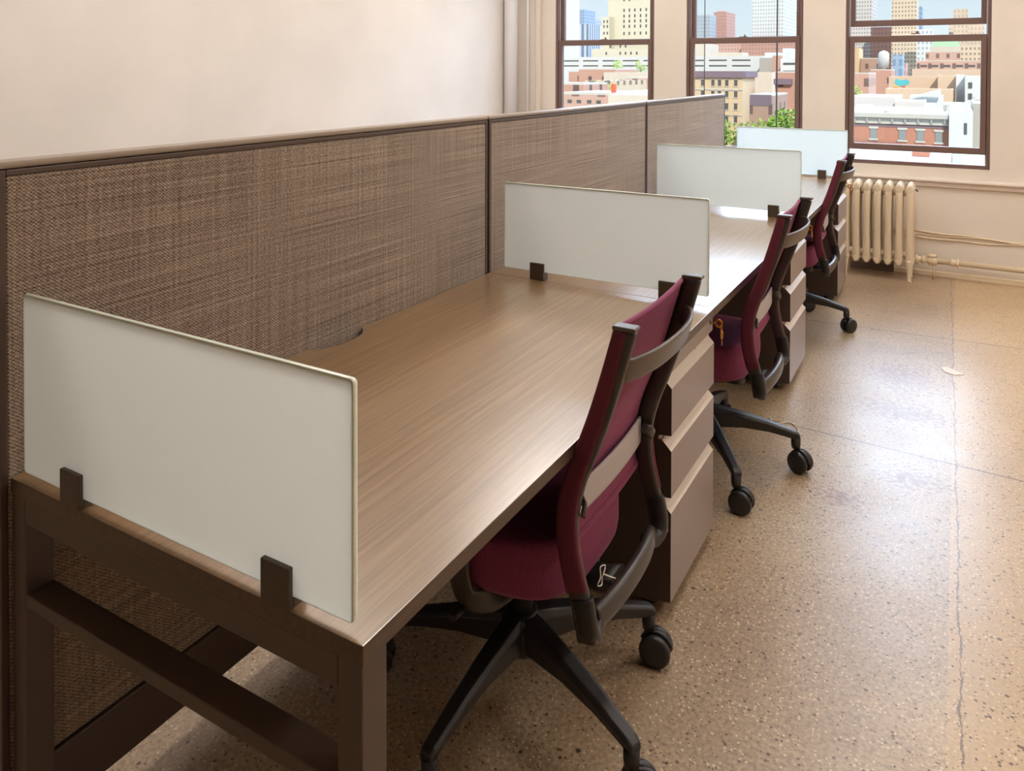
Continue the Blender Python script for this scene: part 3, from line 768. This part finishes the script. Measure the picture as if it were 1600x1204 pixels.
ST = {  # far towers painted pale: washed-out haze put into their colours
    'pale': plain('pale_stone', (206, 206, 202)),
    'blue': facade('blue_glass', (150, 168, 188), (122, 142, 168), 1.5, 2.4, .6, .7),
    'bluegrey': facade('blue_grey_glass', (172, 176, 180), (140, 154, 170), 1.5, 2.2, .6, .6),
    'bluestripe': facade('striped_glass', (190, 196, 204), (108, 124, 150), 3.6, 400, .55, .98),
    'greystripe': facade('banded_stone', (206, 204, 200), (140, 146, 156), 300, 4.0, .98, .4),
    'cream': plain('cream_stone', (206, 198, 176), .04),
    'white': plain('white_render', (206, 206, 204), .05),
    'creamlow': plain('pale_render', (208, 196, 180), .08),
    'brick': facade('orange_brick', (188, 146, 128), (96, 80, 76), 3.4, 3.6, .26, .4),
    'pink': facade('pink_brick', (196, 160, 144), (120, 100, 96), 3.0, 3.6, .3, .42),
    'beige': facade('beige_stone', (204, 184, 158), (120, 110, 100), 2.6, 3.2, .4, .5),
    'pinktower': facade('pink_tower_brick', (196, 160, 148), (156, 132, 130), 1.6, 2.0, .4, .5),
    'bricktower': facade('rose_brick', (182, 142, 130), (150, 120, 116), 1.6, 2.1, .4, .45),
    'whitegrid': facade('white_grid', (206, 206, 204), (158, 164, 170), 1.45, 2.1, .5, .5),
    'greygrid': facade('grey_grid', (196, 190, 184), (140, 138, 140), 1.25, 1.9, .5, .5),
    'creamgrid': facade('cream_grid', (208, 190, 166), (150, 132, 118), 1.25, 1.8, .5, .5),
    'beigetower': facade('beige_tower', (200, 182, 162), (168, 152, 140), 1.6, 2.4, .35, .45),
    'grey': plain('grey_render', (172, 166, 158)),
    'peachb': plain('peach_stone', (208, 186, 154), .05),
    'brown': facade('brown_brick', (168, 140, 124), (110, 90, 84), 3.2, 3.6, .3, .45),
    'peach': plain('peach_render', (206, 180, 156), .06),
    'orange': plain('orange_render', (206, 174, 134)),
    'greenroof': plain('stone_under_green', (200, 190, 176)),
    'brickm': plain('red_brick', (184, 128, 108), .10),
    'greenlow': plain('green_render', (150, 190, 160)),
}
ROOF = plain('white_roofing', (212, 214, 214), .10); GREEN_ROOF = plain('copper_green_roof', (176, 208, 176)); DARKWIN = mat('dark_window_glass', (84, 84, 84), .3)
GREYWIN = mat('grey_window_glass', (132, 138, 138), .25); TRIMW = plain('pale_trim', (196, 192, 184)); CORN = plain('violet_cornice', (128, 112, 122)); TEAL = plain('teal_mural_paint', (92, 186, 196)); YEL = plain('yellow_mural_paint', (216, 190, 90)); CORAL = plain('coral_mural_paint', (206, 110, 90))
street = MB().box((-600, 20, GZ - 1), (300, 900, GZ)).build('street_ground', plain('street', (150, 148, 144))); struct(street)
def building(st, x0, x1, y, d, z, label, name='building', parapet=True):
    t_ = thing(name, label, 'building', ((x0 + x1) / 2, y, GZ), 0, 'buildings of the city outside')
    hw = (x1 - x0) / 2; H = z - GZ
    q = MB(); q.box((-hw, 0, 0), (hw, d, H - .25)); q.build('walls', ST[st], t_)
    q = MB(); e = min(.12, hw * .05)
    q.box((-hw + e + .15, .15 + e, H - .25), (hw - e - .15, d - .15 - e, H - .12)); q.build('roof', GREEN_ROOF if st in ('greenroof', 'greenlow') else ROOF, t_)
    q = MB(); w_ = .3
    q.box((-hw, 0, H - .25), (hw, w_, H)); q.box((-hw, d - w_, H - .25), (hw, d, H)); q.box((-hw, w_, H - .25), (-hw + w_, d - w_, H)); q.box((hw - w_, w_, H - .25), (hw, d - w_, H))
    q.build('parapet', TRIMW if st in ('brick', 'brickm', 'pink', 'peachb', 'brown') else ST[st], t_)
    return t_
def wins(t_, y, cells, ww, hh, glass=DARKWIN, frame=None, name='window'):
    """windows as shallow boxes just proud of the wall; cells are (x, z) world centres"""
    first = None
    for (x, z) in cells:
        if first is None:
            q = MB(); q.box((-ww / 2, -.06, -hh / 2), (ww / 2, .04, hh / 2)); o = q.build(name, glass, t_); first = o
            if frame:
                q = MB(); q.box((-ww / 2 - .12, -.12, hh / 2), (ww / 2 + .12, .02, hh / 2 + .18)); q.box((-ww / 2 - .12, -.14, -hh / 2 - .14), (ww / 2 + .12, .02, -hh / 2)); q.build('window_trim', frame, o)
        else: o = copy_tree(first, t_)
        o.location = (x - t_.location.x, y - t_.location.y, z - t_.location.z)
BL = [
    ('pale', -129.0, -120.6, 260, 3, 33.3, 'pale featureless tower at the edge of the leftmost window view'),
    ('blue', -241.8, -235.6, 520, 20, 45.9, 'tallest slim blue glass tower in the leftmost window view'),
    ('bluegrey', -245.2, -239.4, 545, 20, 40.6, 'blue grey tower just behind the tallest blue glass tower'),
    ('bluestripe', -221.6, -209.9, 470, 20, 32.0, 'glass tower with vertical blue and white stripes'),
    ('greystripe', -218.7, -213.9, 500, 18, 32.2, 'small pale tower with horizontal bands beside the striped tower'),
    ('cream', -147.8, -119.5, 355, 30, 42.5, 'large cream stone tower with rows of small dark windows'),
    ('cream', -148.2, -144.3, 348, 6, 27.2, 'narrow cream shoulder block at the side of the large cream tower'),
    ('cream', -147.4, -113.6, 335, 12, 11.5, 'low cream base block in front of the large cream tower'),
    ('white', -114.4, -48.4, 236, 14, 5.9, 'very long low white building with dark window strips'),
    ('brick', -86.1, -76.8, 182, 15, 1.3, 'orange brick block just below the long white building, leftmost window view'),
    ('brick', -75.4, -66.2, 165, 14, 1.9, 'tallest orange brick block under the long white building'),
    ('creamlow', -62.7, -53.3, 150, 14, 1.1, 'low pale block with cluttered roof behind the pink row building'),
    ('pink', -49.8, -42.9, 129, 14, 0.3, 'pink brick row building with a line of small windows, leftmost window view'),
    ('beige', -48.9, -43.9, 110, 14, -0.1, 'beige walk-up building behind the green vine'),
    ('brick', -46.9, -41.3, 93, 8, -0.2, 'brick building with broad white roof at the edge of the leftmost window'),
    ('pink', -36.0, -30.0, 76, 10, -0.9, 'near pink brick building with red chimney just over the partition top'),
    ('creamlow', -28.2, -23.0, 70, 10, -0.9, 'near pale low roof just above the partition in the leftmost window'),
    ('bluegrey', -140.2, -131.0, 475, 14, 35.8, 'blue grey apartment tower left in the middle window view'),
    ('pinktower', -141.5, -136.5, 530, 14, 42.1, 'pink tower rising behind the blue grey apartment tower'),
    ('bricktower', -134.2, -126.1, 495, 22, 38.7, 'rose brick tower with stepped top in the middle window view'),
    ('whitegrid', -100.7, -83.7, 452, 40, 50.1, 'tallest white gridded skyscraper in the middle window view'),
    ('beigetower', -98.8, -81.7, 530, 25, 36.0, 'beige tower with pyramid roof right of the white skyscraper'),
    ('creamlow', -99.3, -92.3, 330, 20, 13.1, 'small cream block low at the side of the middle window'),
    ('pinktower', -120.3, -98.7, 420, 20, 17.8, 'wide pink block on the skyline of the middle window'),
    ('bricktower', -96.6, -64.0, 410, 20, 17.3, 'broad rose brick skyline block in the middle window'),
    ('creamlow', -82.1, -69.9, 300, 10, 8.5, 'flat cream roof behind the long white building'),
    ('white', -59.5, -54.8, 290, 10, 8.1, 'small white block behind the grey end of the long white building'),
    ('grey', -48.0, -44.4, 228, 10, 5.2, 'grey blank block closing the end of the long white building'),
    ('brick', -41.8, -39.3, 215, 12, 5.7, 'slim brick block beside the white slab tower'),
    ('white', -36.8, -34.9, 202, 10, 7.1, 'slim white slab tower in the middle window view'),
    ('white', -34.2, -29.7, 186, 12, 4.3, 'white block with dark bands right of the white slab tower'),
    ('peachb', -39.2, -29.5, 130, 9, 1.2, 'peach stone corner building with dark violet cornice and rows of windows'),
    ('creamlow', -37.3, -32.0, 166, 14, 1.2, 'pale building behind the peach corner building'),
    ('brown', -25.6, -22.4, 118, 12, -2.0, 'brown building with dark glazed top floor beside the tree'),
    ('brick', -26.3, -21.0, 140, 20, 1.4, 'tall orange brick building above the tree in the middle window'),
    ('greygrid', -46.6, -36.2, 425, 25, 44.5, 'grey gridded high-rise leftmost in the third window view'),
    ('bricktower', -34.5, -23.2, 400, 20, 22.0, 'wide rose brick building between the two high-rises of the third window'),
    ('creamgrid', -24.2, -14.7, 376, 20, 39.4, 'cream gridded high-rise in the centre of the third window view'),
    ('blue', -17.5, -14.7, 435, 15, 33.5, 'thin blue tower behind the cream gridded high-rise'),
    ('whitegrid', -13.1, -7.9, 350, 15, 18.1, 'white gridded mid-rise beside the cream high-rise'),
    ('beigetower', -3.3, 11.8, 450, 20, 27.2, 'broad beige hotel block at the right of the third window'),
    ('beigetower', -1.2, 4.8, 425, 12, 31.0, 'taller middle tower of the beige hotel'),
    ('creamgrid', 1.9, 8.8, 310, 10, 10.3, 'cream loft building with tall windows below the beige hotel'),
    ('greenroof', -7.8, 1.7, 325, 12, 10.5, 'hall with pale green roof in the third window view'),
    ('pink', -8.4, 1.7, 295, 12, 8.1, 'pink brick building under the pale green roof'),
    ('pink', -9.2, 6.5, 252, 8, 4.6, 'long pink brick block with dark openings in the third window view'),
    ('peach', -9.1, 7.3, 225, 10, 2.1, 'long peach terrace below the pink brick block'),
    ('brown', -25.0, -18.2, 262, 8, 5.5, 'brown blank wall building beside the orange block'),
    ('orange', -27.6, -25.1, 258, 12, 8.5, 'small orange block at the left edge of the third window'),
    ('blue', -12.8, -10.6, 212, 8, 5.6, 'small blue glass building in the middle distance'),
    ('pink', -16.6, -12.8, 155, 14, 1.2, 'pink brick tenement left in the third window view'),
    ('brick', -15.7, -11.5, 190, 12, 1.9, 'orange brick tenement behind the pink one'),
    ('pinktower', -13.7, -11.3, 240, 12, 3.7, 'narrow pink block behind the tenements'),
    ('peach', -7.5, -1.2, 126, 12, 0.7, 'peach wall with teal street mural'),
    ('peach', -1.1, 1.0, 121, 12, 0.9, 'peach block with small teal patch beside the white house'),
    ('peach', -6.9, 0.8, 112, 6, -0.8, 'lower peach wall in front of the mural building'),
    ('white', 1.1, 2.05, 118, 12, 1.0, 'narrow white house beside the peach block'),
    ('white', 2.1, 4.6, 110, 10, 0.9, 'white house with two dark windows at the right of the third window'),
    ('white', -9.3, -4.6, 95, 12, -1.4, 'white roofed block behind the red brick building, at left'),
    ('white', -4.5, -1.7, 92, 6, -1.7, 'small white roof block behind the red brick building, in the middle'),
    ('white', -3.6, -0.2, 102.5, 6, -1.4, 'white roof block set back behind the red brick building'),
    ('white', -0.1, 2.2, 93, 8, -2.0, 'low white roof block behind the red brick building, at right'),
    ('brickm', -8.6, 0.7, 72, 18, -2.2, 'red brick building with bracketed grey cornice and four windows'),
    ('white', 0.75, 2.4, 71, 16, -1.8, 'white plastered house beside the red brick building'),
    ('grey', 2.5, 3.8, 80, 12, -1.4, 'grey house at the far right edge of the third window view'),
    ('white', -6.0, 1.1, 46, 9, -3.35, 'near flat white roof just below the raised sash'),
    ('greenlow', 1.2, 3.2, 46, 9, -3.35, 'near low green painted building beside the flat white roof'),
]
BO = [building(*b) for b in BL]
def B(txt): return next(o for o in BO if o['label'].startswith(txt))
# windows of the cream tower
cells = [(x, z) for z in (30.6, 27.8, 25.3, 22.8, 19.4) for x in (-139.45, -136.7, -133.95, -131.05, -128.2, -125.5)] + [(x, z) for z in (38.5, 35.7) for x in (-139.45, -136.7)]
wins(B('large cream'), 355, cells, .75, 1.5)
wins(B('narrow cream'), 348, [(x, z) for z in (25.0, 22.6, 19.4) for x in (-146.9, -145.2)], .7, 1.4)
wins(B('low cream'), 335, [(x, 9.4) for x in (-140.2, -133.3, -130.7, -128.1, -125.3)] + [(x, 12.6) for x in (-138.2, -133.3, -130.7)], .8, 1.3)
lg = B('very long')
wins(lg, 236, [(x, z) for z in (4.65, 3.0) for x in (-111, -104, -97, -90, -83, -76, -69, -62, -55)], 5.4, .42, name='window_strip')
q = MB(); q.box((-62, -.25, 22), (62 - 29.5, 0, 22.4))
cn = B('peach stone')
wins(cn, 130, [(x, z) for z in (-.53, -2.4, -4.45, -6.6) for x in (-37.9, -36.15, -34.4, -33.3, -32.08, -30.6)], .52, 1.05, frame=TRIMW)
q = MB(); q.box((-5.05, -.5, 24.35), (5.2, 0, 25.4)); q.box((4.86, 0, 24.35), (5.3, 9, 25.4)); q.build('cornice', CORN, cn)
q = MB(); q.box((-4.9, -.15, 22.25), (4.9, 0, 22.45)); q.box((-4.9, -.12, 18.0), (4.9, 0, 18.15)); q.build('string_course', TRIMW, cn)
wins(B('tall orange'), 140, [(x, z) for z in (-.86, -2.3, -3.6, -5.0) for x in (-22.8, -21.6)], .55, .9, glass=GREYWIN)
q = MB(); q.box((-26.4, 139.2, -.9), (-23.4, 140, .1)); o = q.build('cornice', CORN, None); o.parent = B('tall orange'); o.location = (-B('tall orange').location.x, -140, -GZ)
o.location = (23.65, -140, 24.0)
br = B('brown building with'); q = MB(); q.box((-1.55, -.08, 20.3), (1.55, .02, 21.9)); q.build('glazed_band', mat('violet_glazing', (118, 104, 116), .3), br)
rb = B('red brick')
wins(rb, 72, [(-4.815, -3.82), (-2.63, -3.85), (-1.307, -3.87), (0.036, -3.92)], .50, .85, glass=GREYWIN, frame=TRIMW)
q = MB(); q.prism([(0, 21.0), (-.25, 21.05), (-.3, 21.45), (-.75, 21.6), (-.8, 21.95), (0, 21.95)], 'x', -4.64, 4.64); co = q.build('cornice', TRIMW, rb)
for i in range(10):
    xx = -4.3 + i * .96; q = MB(); q.prism([(-.05, 21.0), (-.32, 21.1), (-.62, 21.55), (-.05, 21.55)], 'x', xx, xx + .16); q.build('cornice_bracket', TRIMW, co)
q = MB(); q.box((-4.66, -.06, 20.78), (4.66, 0, 20.95)); q.build('string_course', CORN, rb)
q = MB(); q.box((-3.7, -.35, 19.2), (1.2, -.05, 19.25)); q.box((-3.7, -.35, 19.5), (1.2, -.32, 19.53))
for i in range(20): q.box((-3.7 + i * .257, -.35, 19.2), (-3.68 + i * .257, -.33, 19.52))
q.build('fire_escape', CORN, rb)
mu = B('peach wall with'); q = MB(); q.prism([(-2.4, 23.8), (-2.2, 24.35), (-1.5, 24.15), (-.9, 24.3), (-.4, 24.0), (-.5, 23.6), (-1.4, 23.3), (-2.0, 23.35)], 'y', -.05, 0); q.build('mural_patch', TEAL, mu)
q = MB(); q.box((-2.5, -.06, 23.15), (-1.9, 0, 23.4)); q.build('mural_patch', YEL, mu); q = MB(); q.box((-1.5, -.07, 23.15), (-1.0, 0, 23.35)); q.build('mural_patch', CORAL, mu)
pb = B('peach block'); q = MB(); q.box((.05, -.06, 22.45), (.7, 0, 23.0)); q.build('painted_patch', TEAL, pb)
wins(B('white house'), 110, [(2.6, -.25), (2.6, -1.6)], .42, .75)
wins(B('white plastered'), 71, [(1.9, -3.1)], .2, .9)
pk = B('pink brick row'); wins(pk, 129, [(x, -1.05) for x in (-49.2, -48.1, -47.0, -46.0, -45.0)], .4, .7)
lp = B('long pink'); wins(lp, 252, [(x, 3.0) for x in (-7.4, -4.6, -1.6, 1.5, 4.4)], 1.7, .6)
ht = B('hall with'); q = MB(); q.prism([(-4.8, 34.4), (4.8, 34.4), (4.0, 36.6), (-4.0, 36.6)], 'y', .5, 11.5); q.build('green_roof_slope', GREEN_ROOF, ht)
wins(B('white block with dark'), 186, [(-31.9, 3.1), (-31.9, 1.3)], 3.4, .5, name='window_strip')
py = B('beige tower with'); q = MB(); H = 36 - GZ
q.add([(-5, 2, H - .1), (7.5, 2, H - .1), (7.5, 23, H - .1), (-5, 23, H - .1), (.6, 8, H + 6.3), (3, 8, H + 6.3), (3, 16, H + 6.3), (.6, 16, H + 6.3)], [(3, 2, 1, 0), (4, 5, 6, 7), (0, 1, 5, 4), (1, 2, 6, 5), (2, 3, 7, 6), (3, 0, 4, 7)]); q.build('pyramid_roof', ST['grey'], py)
ch = B('near pink brick'); q = MB(); q.box((2.2, 1.0, 23.05), (2.6, 1.5, 24.0)); q.build('chimney', plain('red_chimney', (206, 96, 70)), ch)
wins(ch, 76, [(-35.2, -1.9), (-34.1, -1.9), (-32.9, -1.9), (-31.8, -1.9)], .5, .35)
# rooftop boxes
def roofbox(x0, x1, y0, y1, z0, z1, label, m_=None):
    q = MB(); q.box((x0, y0, z0), (x1, y1, z1)); tag(q.build('rooftop_unit', m_ or ROOF, bevel=0.03), label, 'rooftop unit')
roofbox(-6.6, -5.4, 76, 78, -2.32, -1.6, 'white rooftop box standing alone on the red brick building')
roofbox(-1.2, -.4, 76, 78, -2.32, -1.35, 'taller white bulkhead on the red brick building roof')
for n_, (x0_, x1_, y0_, y1_, z1_) in enumerate(((-4.2, -3.9, 74, 74.4, -1.95), (-3.2, -2.5, 79, 80, -1.9), (-7.6, -7.2, 75, 75.5, -1.85), (-2.0, -1.75, 73.5, 73.8, -1.8), (.15, .45, 84, 85, -1.7))):
    roofbox(x0_, x1_, y0_, y1_, -2.32, z1_, ('small grey vent box on the red brick roof, by its front edge', 'low wide skylight box in the middle of the red brick roof', 'grey vent box at the far left of the red brick roof', 'thin upright vent stack on the front of the red brick roof', 'small vent box at the back right of the red brick roof')[n_], ST['grey'] if n_ % 2 == 0 else ROOF)
q = MB(); q.prism([(-3.4, -1.52), (-.4, -1.52), (-.4, -.55)], 'y', 101.6, 102.0)
tag(q.build('gable_wall', ST['white'], bevel=0.02), 'white sloping gable wall rising above the white roofs', 'gable wall')
roofbox(-26.5, -24.8, 72, 76, -1.02, -.5, 'white rooftop box on the near pale low roof', ROOF)
roofbox(-.9, .0, 50, 52, -3.47, -3.2, 'red brick bulkhead on the near flat white roof', ST['brickm'])
q = MB(); q.lathe([(1.45, 0), (1.45, 4.2), (1.2, 4.8), (.1, 5.2)], 20)
q = MB(); q.lathe([(1.45, 2.4), (1.45, 6.4), (1.1, 7.1), (.1, 7.5)], 20)
wt = thing('water_tank', 'white round rooftop water tank on legs in the third window view', 'water tank', (-17.6, 250, 0)); wt.location.z = 0
q.build('tank', ST['white'], wt)
for a in range(4):
    q = MB(); q.box((-.1, -.1, GZ), (.1, .1, 2.5)); o = q.build('leg', ST['grey'], wt); o.location = (1.0 * math.cos(a * PI / 2 + .8), 1.0 * math.sin(a * PI / 2 + .8), 0)
# thin cables hanging outside the middle window
for x, lb in ((-.492, 'thin dark cable hanging outside the middle window, by its left jamb'), (.110, 'thin dark cable hanging outside the middle window, right of its centre')):
    q = MB(); q.tube([(x, 5.95, -.5), (x + .004, 5.95, 4.6)], .004 if x < 0 else .006, 6); tag(q.build('hanging_cable', mat('cable_black', (60, 56, 54), .5)), lb, 'cable')
# trees
LEAF = {}
def leafmat(name, a, b):
    M = mat(name, a, .8, .15); k = NG(M); k.l(k.ramp(k.noise(k.mp((1.5, 1.5, 1.5)), 1.0, 3), [(0.35, lin(a)), (0.65, lin(b))]), k.b.inputs['Base Color']); return M
LEAF['mid'] = leafmat('leaf_green', (96, 128, 52), (160, 190, 92)); LEAF['lime'] = leafmat('leaf_lime', (150, 180, 90), (196, 216, 130))
BARK = plain('bark', (96, 84, 72))
def tree(x, y, zc, r, base, label, kind='mid', n=420):
    t_ = thing('tree', label, 'tree', (x, y, base), 0, 'trees between the buildings'); h = zc - base
    q = MB(); q.tube([(0, 0, 0), (.1, 0, h * .5), (0, .1, h)], .2, 8, r_list=[(.26, .26), (.2, .2), (.08, .08)]); q.build('trunk', BARK, t_)
    q = MB(); rnd = random.Random(int(x * 13 + y))
    blobs = [(rnd.gauss(0, .42) * r, rnd.gauss(0, .42) * r, rnd.gauss(0, .3) * r, rnd.uniform(.35, .6) * r) for _ in range(9)]
    for i in range(n):
        bx, by, bz, br_ = blobs[rnd.randrange(9)]
        d = Vector((rnd.gauss(0, 1), rnd.gauss(0, 1), rnd.gauss(0, 1))).normalized() * br_ * rnd.uniform(.7, 1.05)
        c_ = Vector((bx, by, bz + h)) + d; s_ = r * .075 * rnd.uniform(.7, 1.4)
        a = Vector((rnd.gauss(0, 1), rnd.gauss(0, 1), rnd.gauss(0, 1))).normalized(); b_ = a.orthogonal().normalized(); c2 = a.cross(b_)
        q.add([c_ + b_ * s_, c_ + c2 * s_, c_ - b_ * s_, c_ - c2 * s_], [(0, 1, 2, 3)])
    q.build('foliage', LEAF[kind], t_)
tree(-18.6, 104, -5.9, 3.6, GZ, 'large bushy green tree below the brick building in the middle window', n=900)
tree(-22.6, 109, -6.9, 2.2, GZ, 'smaller green tree left of the large bushy tree', n=400)
tree(-24.4, 100, -6.9, 2.2, GZ, 'green tree at the foot of the peach corner building, beside the partition end', n=600)
tree(-80.0, 200, 2.9, 2.0, GZ, 'pale lime tree in front of the long white building', 'lime', 300)
tree(-69.5, 190, 2.3, 2.0, GZ, 'second pale lime tree in front of the long white building, further right', 'lime', 260)
tree(-45.4, 106, -1.0, 1.2, GZ, 'green vine covered tree between the brick roofs', 'mid', 260)
tree(-42.6, 106, -1.0, .8, GZ, 'small light green tree right of the vine covered tree', 'lime', 160)
tree(-10.5, 111, -1.3, 1.8, GZ, 'light green tree at the left edge of the third window', 'lime', 360)
tree(3.6, 104, -2.3, 1.1, GZ, 'small green tree at the right edge of the third window', 'lime', 160)
